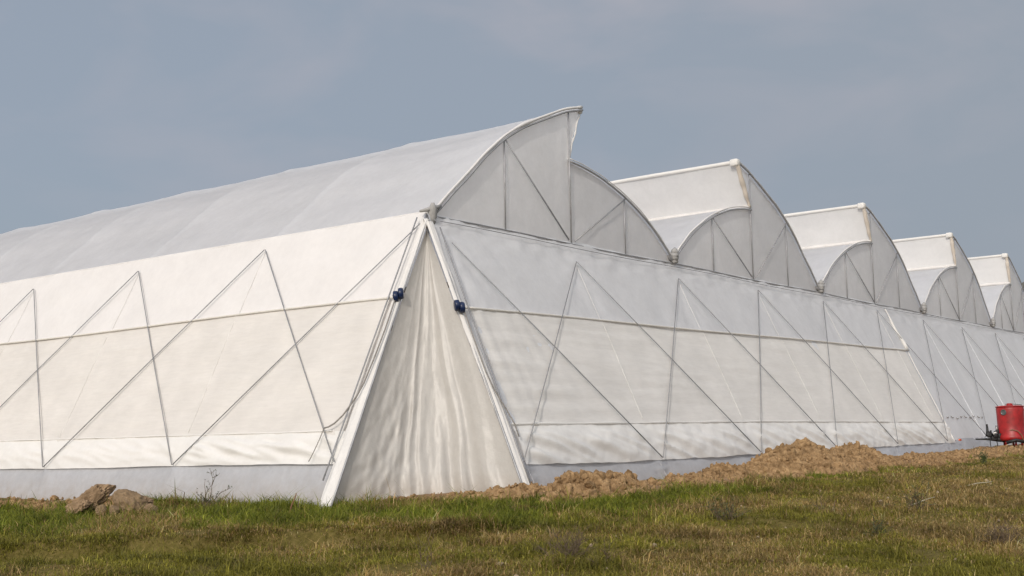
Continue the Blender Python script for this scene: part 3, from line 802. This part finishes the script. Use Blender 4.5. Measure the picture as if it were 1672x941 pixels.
def plant(name, px, py, stems, h, spread, label, cat, seed, mat='twig', depth=1, leafy=False, r=.006):
    p = ground_at(px, py); rr = random.Random(seed); root = empty(name, tuple(p), label, cat)
    mb = MB(); lf = MB() if leafy else None
    for _ in range(stems):
        a = rr.uniform(0, 6.28); lean = abs(rr.gauss(0, spread)); s = .05*spread
        twig(mb, (rr.gauss(0, s)*(stems > 9), rr.gauss(0, s)*(stems > 9), -.03), (math.cos(a)*lean, math.sin(a)*lean, 1), h*rr.uniform(.6, 1.1), r, rr, depth, lf)
    mb.build('stem', M[mat], root)
    if leafy: lf.build('foliage', M['leaf'], root, smooth=False)
    return root
plant('dry_weed', 338, 833, 5, .50, .55, 'bare branching weed standing against the grey skirt left of the corner', 'weed', 21, depth=2, leafy=True, r=.0085)
plant('dry_weed', 300, 832, 2, .16, .8, 'tiny dark weed sprig in front of the skirt beside the taller branching weed', 'weed', 22, leafy=True, r=.004)
plant('dry_weed', 82, 822, 3, .16, .9, 'small dark weed sprig by the skirt left of the earth clods', 'weed', 23, leafy=True, r=.004)
plant('dry_weed', 690, 940, 3, .42, .5, 'thin bare weed in the near grass at the bottom edge below the corner curtain', 'weed', 24, depth=1, r=.005)
plant('dry_bush', 925, 912, 44, .32, 1.2, 'wide tangled brown dry bush in the near grass right of the bare weed', 'bush', 25, depth=2, r=.0038)
plant('dry_weed', 990, 925, 6, .3, .8, 'sparse dark twigs at the right edge of the tangled brown bush', 'weed', 26, depth=1, r=.004)
plant('dry_bush', 1185, 852, 20, .34, .9, 'dark thin dry bush in the middle of the grass below the soil heaps', 'bush', 27, depth=1, leafy=True, r=.004)
plant('dry_weed', 1345, 832, 5, .26, .8, 'two-pronged dark weed in the grass below the tall soil heap', 'weed', 28, depth=1, r=.004)
plant('dry_bush', 1490, 832, 16, .36, 1.3, 'low sprawling green-brown shrub in the grass left of the bleached branch', 'bush', 29, depth=1, leafy=True, r=.005)
plant('dry_bush', 1425, 880, 16, .28, 1.0, 'low dry bush in the right foreground grass, below the sprawling shrub', 'bush', 30, depth=1, leafy=True, r=.004)
plant('dry_bush', 1640, 890, 40, .30, 1.4, 'wide dark dead bush at the right edge of the near grass', 'bush', 31, depth=2, r=.004)
plant('dry_bush', 1610, 758, 16, .34, .8, 'small green bush at the edge of the bare soil below the red tank', 'bush', 32, mat='leaf', depth=1, leafy=True, r=.005)
plant('dry_weed', 385, 830, 3, .22, .9, 'thin pale weed stalks between the branching weed and the corner', 'weed', 33, r=.004)
plant('dry_weed', 645, 822, 3, .16, .7, 'little brown weed on the soil below the left part of the corner curtain', 'weed', 35, r=.004)
def stick(px, py, dx, dz, L, r, label, mat, seed, cat='stick', dy=0):
    p = Vector(ground_at(px, py)); rr = random.Random(seed); d = (Vector(RIGHT)*dx+Vector((0, 0, dz))+Vector(_f)*dy).normalized()
    pts = [p-d*.05]
    for i in range(7): pts.append(pts[-1]+d*L/7+Vector((rr.gauss(0, .006), rr.gauss(0, .006), rr.gauss(0, .006))))
    o = MB().tube([(q-p)[:] for q in pts], [r*(1-.07*i) for i in range(8)], 7).build('stick', M[mat]); o.location = p
    return tag(o, label, cat)
stick(470, 842, .35, 1, .37, .013, 'leaning brown stick poking out of the grass left of the corner', 'hose', 41)
stick(485, 836, .1, 1, .24, .009, 'short dried seed stalk beside the leaning brown stick', 'twig', 42)
stick(1562, 796, 1, .17, .62, .011, 'bleached pale branch lying tilted in the grass below the red tank', 'pale_twig', 43, 'branch')
stick(1360, 835, .5, .9, .2, .007, 'short dark twig leaning beside the two-pronged weed', 'twig', 44)
stick(355, 832, 1, .32, .46, .007, 'thin bare branch leaning right from the foot of the branching weed', 'twig', 45, 'branch')
stick(1475, 828, 1, .28, .5, .008, 'pale crooked stem lying through the sprawling shrub', 'pale_twig', 46, 'branch')

# ------------------------------------------------------------------ red tank on its trailer
TP = CAM + ray(1653, 727.5)*35.3
tx, ty = TP[0], TP[1]; tz = float(height(tx, ty))
TK = empty('tank_trailer', (tx, ty, tz), 'red upright tank trailer with black drawbar and pump, parked at the wall', 'tank trailer', rz=yw)
zoff = TP[2]-tz                     # picture height of the tank foot above the ground sheet
K = .0175                           # metres per picture pixel at the tank
body = MB().lathe([(.20, .10), (.34, .10), (.405, .14), (.415, .20), (.405, .25), (.375, .30), (.372, .55), (.378, .85), (.385, 1.03), (.38, 1.07), (.33, 1.10), (.1, 1.12)], 40).build('tank', M['red'], TK)
MB().lathe([(.30, 1.095), (.395, 1.085), (.40, 1.10), (.395, 1.115), (.2, 1.135), (.06, 1.14)], 40).build('lid', M['red'], body)
MB().lathe([(.05, 1.13), (.09, 1.135), (.09, 1.185), (.06, 1.20), (.02, 1.20)], 20).build('cap', M['red'], body)
MB().tube([(-.13, 0, 1.17), (-.06, 0, 1.185), (.06, 0, 1.185), (.36, 0, 1.145)], .014, 8).build('handle', M['grey_metal'], body)
gm = Matrix.Rotation(R(-140), 4, 'Z') @ Matrix.Translation((0.355, 0, .93)) @ Matrix.Rotation(R(90), 4, 'Y')
g = MB().lathe([(.03, 0), (.085, .0), (.085, .035), (.07, .045), (.066, .035), (.02, .035)], 24, gm).build('gauge', M['gauge'], body)
MB().tube([(.375, -.05, 1.0), (.45, -.05, .98), (.455, -.05, .5), (.42, -.05, .3)], .022, 8).build('side_pipe', M['red'], body)
for ang in (-150, -90, -30, 60, 120):
    c, s_ = math.cos(R(ang))*.27, math.sin(R(ang))*.27
    MB().tube([(c, s_, .14), (c, s_, -.04)], .03, 8).build('leg', M['red'], TK)
ch = MB().box((-.45, -.12, .10), (-.20, .12, .20), .02).box((-.62, -.10, .12), (-.42, .10, .24), .025).box((-.58, -.16, .2), (-.46, .02, .34), .03).box((-.44, -.14, .18), (-.34, .08, .33), .03).build('pump', M['black'], TK)
MB().tube([(-.47, 0, .2), (-.47, 0, .36), (-.40, 0, .40), (-.33, 0, .36)], .055, 10).build('pump_housing', M['black'], ch)
MB().lathe([(.03, -.03), (.085, -.03), (.085, .03), (.03, .03)], 20, Matrix.Translation((-.66, -.02, .30)) @ Matrix.Rotation(R(80), 4, 'X')).build('flywheel', M['black'], ch)
MB().lathe([(.02, -.02), (.05, -.02), (.05, .02), (.02, .02)], 16, Matrix.Translation((-.535, -.13, .32)) @ Matrix.Rotation(R(90), 4, 'X')).build('filter_cup', M['flap'], ch)
MB().tube([(-.72, 0, .24), (-.70, 0, .40), (-.71, .0, .60)], [.05, .04, .03], 8).build('lever', M['black'], ch)
MB().tube([(-.62, 0, .24), (-.60, 0, .42)], .028, 8).build('lever', M['black'], ch)
MB().tube([(-.42, 0, .36), (-.43, 0, .56)], [.04, .032], 8).build('exhaust', M['grey_metal'], ch)
MB().tube([(-.36, .05, .36), (-.35, .05, .54)], [.03, .026], 8).build('exhaust', M['grey_metal'], ch)
db = MB().tube([(-.10, 0, .10), (-.40, 0, .125), (-.75, 0, .165), (-1.06, 0, .165)], [.05, .045, .03, .02], 8).build('drawbar', M['black'], TK)
MB().tube([(-.64, 0, .15), (-.62, .03, -.06)], .011, 6).build('prop_leg', M['black'], db)
MB().tube([(-.45, 0, .12), (-.43, -.03, -.08)], .013, 6).build('prop_leg', M['black'], db)
MB().tube([(-.25, -.25, .36), (-.12, -.36, .42), (.02, -.40, .38), (.12, -.40, .27), (.18, -.38, .12), (.2, -.36, .02)], .018, 8).build('hose', M['hose'], TK)
MB().tube([(-.35, -.1, .25), (-.28, -.22, .33), (-.2, -.32, .22), (-.1, -.38, .1)], .016, 8).build('hose', M['black'], TK)
MB().tube([(-.30, -.33, .05), (-.05, -.42, .12), (.22, -.38, .06)], .05, 8).build('chassis', M['black'], TK)
# the soil it stands on
heap('soil_mound', 'low spread of bare soil under the red tank', tx-.2, ty-.05, 1.6, .7, [(-1.5, 0), (-.8, max(.03, zoff*.9)), (0, max(.04, zoff)), (.8, max(.04, zoff)), (1.5, 0)], 560, 60, .03)
TK.location.z = tz + max(.04, zoff) + .03

# ------------------------------------------------------------------ distant hill
d0 = ray(1672, 447); hd = 1000.0
base = CAM + d0*hd
side = np.array([RIGHT[0], RIGHT[1], 0]); side /= np.linalg.norm(side); fwd = np.array([_f[0], _f[1], 0]); fwd /= np.linalg.norm(fwd)
us = np.linspace(-700, 1500, 200); vs = np.linspace(-420, 500, 60)
Uu, Vv = np.meshgrid(us, vs, indexing='ij')
top = np.interp(Uu, [-700, -500, -300, -150, -60, -8, 0, 60, 200, 420, 650, 900, 1200, 1500], [0, .12, .40, .62, .85, .95, .985, 1.06, 1.28, 1.42, 1.2, .8, .35, 0])*(base[2]+1)
H = top*np.exp(-(Vv/210)**2)*(1+.12*fbm(Uu*.008, Vv*.008, 4, 600)*sstep(20, 160, Uu)) + 2.5*fbm(Uu*.05, Vv*.05, 3, 605)*np.exp(-(Vv/200)**2) - 5
Ph = np.array([base[0], base[1], 0]) + Uu[..., None]*side + Vv[..., None]*fwd; Ph[..., 2] = H
tag(MB().grid(Ph).build('hill', M['hill']), kind='structure')

# ------------------------------------------------------------------ grass
def grass_roots(n):
    """roots of the blades over the field in front of the house, with a margin beyond the frame"""
    fl = math.hypot(_f[0], _f[1]); fx, fy = _f[0]/fl, _f[1]/fl
    th = RNG.uniform(-.53, .60, n); q = RNG.random(n)
    dist = np.where(q < .55, np.sqrt(RNG.uniform(8.6**2, 14.5**2, n)), np.sqrt(RNG.uniform(14.0**2, 21**2, n)))
    ca, sa = np.cos(th), np.sin(th)
    x = CAM[0] + dist*(fx*ca + fy*sa); y = CAM[1] + dist*(fy*ca - fx*sa)
    m_ = int(n*.40)                                             # the strip running away along the wall
    x2 = RNG.uniform(.5, 30, m_); y2 = RNG.uniform(-8.5, -2.2, m_)
    d2 = np.hypot(x2-CAM[0], y2-CAM[1]); a2 = np.arctan2((x2-CAM[0])*fy-(y2-CAM[1])*fx, (x2-CAM[0])*fx+(y2-CAM[1])*fy)
    k2 = (d2 > 19.5) & (a2 < .80)
    x = np.concatenate([x, x2[k2]]); y = np.concatenate([y, y2[k2]])
    ok = ~((x > -2.40) & (y > .0)) & ~((x > -.2) & (y > -2.15)) & ~((x > -2.3) & (x < -.1) & (y > -.95*(x+2.35)))
    x, y = x[ok], y[ok]
    bm = bare_mask(x, y); clump = fbm(x*1.7, y*1.7, 3, 701)
    keep = RNG.random(len(x)) > np.clip(bm*1.05, 0, 1)**.6*.985
    edge = RNG.random(len(x)) < np.clip(.60+.75*clump+.3*sstep(-.3, .5, y-yb_lush(x)), .06, 1)
    s_ = keep & edge
    return x[s_], y[s_], clump[s_], bm[s_]
x, y, clump, bm = grass_roots(1120000)
n = len(x)
dist = np.hypot(x-CAM[0], y-CAM[1])
lush = sstep(-.9, 1.0, y - yb_lush(x) + .9*fbm(x*.7, y*.7, 4, 705)+.1)
dry = np.clip(.50 + 1.25*fbm(x*.45, y*.45, 4, 711) + .036*(x+4.5) - .62*lush, .04, .97)
z = height(x, y)
tuss = sstep(.25, .75, fbm(x*1.0, y*1.0, 3, 720)+.25)          # tussocks left by the grazing
hgt = (.022 + .034*np.clip(clump+.35, 0, 1) + .045*tuss)*(1-lush) + (.045+.060*np.clip(clump+.5, 0, 1.3)+.03*tuss)*lush
hgt = hgt*np.exp(RNG.normal(0, .38, n))*(1-.4*bm)*(1-.45*sstep(2, 8, x)*sstep(-7, -5, y))
wid = (.0045+.0050*RNG.random(n))*(1+.25*lush)*(1+np.clip(dist-13, 0, 30)*.045)
az = RNG.uniform(0, 2*np.pi, n)+.9*perlin(x*.7, y*.7, 730); lean = np.clip(RNG.normal(1.05, .55, n)-.30*lush, -.3, 1.85)
dx, dy = np.cos(az), np.sin(az); px_, py_ = -dy, dx
V = np.zeros((n, 5, 3), np.float32)
sl, cl = np.sin(lean*.8), np.cos(lean*.8); sl2, cl2 = np.sin(lean*1.7+.25), np.cos(lean*1.7+.25)
mx, mz = sl*hgt*.6, cl*hgt*.6
tx_, tz_ = mx+sl2*hgt*.6, mz+cl2*hgt*.6
tw = RNG.normal(0, .55, n)*hgt
for i, (o, hx_, hz_, w) in enumerate(((-1, 0, -.012, 1), (1, 0, -.012, 1), (1, mx, mz, .85), (-1, mx, mz, .85), (0, tx_, tz_, 0))):
    V[:, i, 0] = x + dx*hx_ + px_*(o*wid*w*.5 + (tw if i == 4 else 0))
    V[:, i, 1] = y + dy*hx_ + py_*(o*wid*w*.5 + (tw if i == 4 else 0))
    V[:, i, 2] = z + hz_
b5 = (np.arange(n)*5)[:, None]
loops = np.concatenate([b5+np.array([0, 1, 2, 3]), b5+np.array([3, 2, 4])], 1).ravel()
starts = (np.arange(n)[:, None]*7+np.array([0, 4])).ravel(); totals = np.tile([4, 3], n)
me = bpy.data.meshes.new('grass'); fast_mesh(me, V.reshape(-1, 3), loops, starts, totals)
G1 = np.array([.085, .115, .010]); G2 = np.array([.23, .235, .030]); M1 = np.array([.125, .118, .014]); M2 = np.array([.27, .24, .040])
D1 = np.array([.50, .36, .17]); D2 = np.array([.22, .145, .045])
r1 = RNG.random(n)[:, None]; r2 = RNG.random(n)[:, None]
gcol = (G1*(1-r1)+G2*r1)*lush[:, None] + (M1*(1-r1)+M2*r1)*(1-lush[:, None])
dcol = D1*r2**2+D2*(1-r2**2)
isdry = (RNG.random(n) < dry*.85)[:, None]
c = np.where(isdry, dcol, gcol)
c = c*(1+.42*fbm(x*1.1, y*1.1, 3, 741)[:, None])*np.exp(RNG.normal(0, .22, n))[:, None]
tint = np.ones((n, 5, 4), np.float32); tint[:, :, :3] = np.clip(c, .005, .6)[:, None, :]
a = me.attributes.new('tint', 'FLOAT_COLOR', 'POINT'); a.data.foreach_set('color', tint.ravel())
tag(link('grass', me, M['grass'], None, False), 'short grazed grass, lush green near the wall and browner in front', 'grass', kind='stuff')

# ------------------------------------------------------------------ light
SUN = Vector((-.83, -.26, .45)).normalized()
elev = math.asin(SUN.z)
W = bpy.data.worlds.new('World'); SC.world = W; W.use_nodes = True
nt = W.node_tree; nt.nodes.clear(); L = nt.links.new
wo = nt.nodes.new('ShaderNodeOutputWorld'); bg = nt.nodes.new('ShaderNodeBackground')
sk = nt.nodes.new('ShaderNodeTexSky'); sk.sky_type = 'NISHITA'; sk.sun_disc = False
sk.sun_elevation = elev; sk.sun_rotation = math.atan2(SUN.x, SUN.y); sk.air_density = 1.0; sk.dust_density = 5.0; sk.ozone_density = 1.5; sk.altitude = 100
# thin pinkish wisps of cloud in the haze
tc = N(nt, 'ShaderNodeTexCoord'); mp = N(nt, 'ShaderNodeMapping'); mp.inputs['Scale'].default_value = (1, 1, 2.2)
L(tc.outputs['Generated'], mp.inputs['Vector'])
nz = N(nt, 'ShaderNodeTexNoise', Scale=5.5, Detail=4, Roughness=.5, Distortion=.3); L(mp.outputs['Vector'], nz.inputs['Vector'])
cr = ramp(nt, nz.outputs['Fac'], [(.44, (0, 0, 0)), (.74, (.5, .5, .5))])
nz2 = N(nt, 'ShaderNodeTexNoise', Scale=1.6, Detail=3); L(mp.outputs['Vector'], nz2.inputs['Vector'])
hz = N(nt, 'ShaderNodeMix', data_type='RGBA'); hd_ = N(nt, 'ShaderNodeVectorMath', operation='DOT_PRODUCT'); hd_.inputs[1].default_value = (.72, -.69, 0)   # the haze thins out away from the sun's side
L(tc.outputs['Generated'], hd_.inputs[0])
hr_ = N(nt, 'ShaderNodeMapRange'); hr_.inputs['From Min'].default_value = -.35; hr_.inputs['From Max'].default_value = .5; hr_.inputs['To Min'].default_value = .72; hr_.inputs['To Max'].default_value = .92
L(hd_.outputs['Value'], hr_.inputs['Value']); L(hr_.outputs[0], hz.inputs['Factor'])
sd_ = N(nt, 'ShaderNodeVectorMath', operation='DOT_PRODUCT'); sd_.inputs[1].default_value = tuple(SUN)   # haze glows towards the sun
L(tc.outputs['Generated'], sd_.inputs[0])
sr_ = N(nt, 'ShaderNodeMapRange'); sr_.inputs['From Min'].default_value = -1; L(sd_.outputs['Value'], sr_.inputs['Value'])
hc_ = ramp(nt, sr_.outputs[0], [(0, (.19, .213, .245)), (.38, (.235, .26, .295)), (.68, (.50, .53, .575)), (1, (.85, .87, .90))])
hm_ = N(nt, 'ShaderNodeVectorMath', operation='SCALE'); hm_.inputs['Scale'].default_value = 10; L(hc_.outputs['Color'], hm_.inputs[0])
L(hm_.outputs[0], hz.inputs['B'])
L(sk.outputs['Color'], hz.inputs['A'])
mx = N(nt, 'ShaderNodeMix', data_type='RGBA'); mx.inputs['B'].default_value = (3.3, 3.05, 3.3, 1)
sxyz = N(nt, 'ShaderNodeSeparateXYZ'); L(tc.outputs['Generated'], sxyz.inputs[0])
up_ = N(nt, 'ShaderNodeMapRange'); up_.inputs['From Min'].default_value = .08; up_.inputs['From Max'].default_value = .36; L(sxyz.outputs['Z'], up_.inputs['Value'])
cm = N(nt, 'ShaderNodeMath', operation='MULTIPLY'); L(cr.outputs['Color'], cm.inputs[0]); L(up_.outputs[0], cm.inputs[1]); L(cm.outputs[0], mx.inputs['Factor']); L(hz.outputs['Result'], mx.inputs['A'])
L(mx.outputs['Result'], bg.inputs['Color']); bg.inputs['Strength'].default_value = .13
L(bg.outputs[0], wo.inputs['Surface'])
sl_ = bpy.data.lights.new('sun', 'SUN'); sl_.energy = 1.6; sl_.angle = R(1.5); sl_.color = (1, .935, .85)
so = bpy.data.objects.new('sun', sl_); COL.objects.link(so); so.rotation_euler = SUN.to_track_quat('Z', 'Y').to_euler(); so.location = (-30, -20, 30)

# ------------------------------------------------------------------ camera
cd = bpy.data.cameras.new('camera'); cam = bpy.data.objects.new('camera', cd); COL.objects.link(cam)
cd.sensor_width = 36; cd.sensor_fit = 'HORIZONTAL'; cd.lens = F_PX/1672*36; cd.clip_end = 9000; cd.clip_start = .1
m = Matrix(((RIGHT[0], UP[0], -_f[0], CAM[0]), (RIGHT[1], UP[1], -_f[1], CAM[1]), (RIGHT[2], UP[2], -_f[2], CAM[2]), (0, 0, 0, 1)))
cam.matrix_world = m; SC.camera = cam
SC.view_settings.view_transform = 'Standard'; SC.view_settings.look = 'None'; SC.view_settings.exposure = .22; SC.view_settings.gamma = 1
SC.cycles.max_bounces = 10; SC.cycles.diffuse_bounces = 8; SC.cycles.transmission_bounces = 8
SC.cycles.use_denoising = True
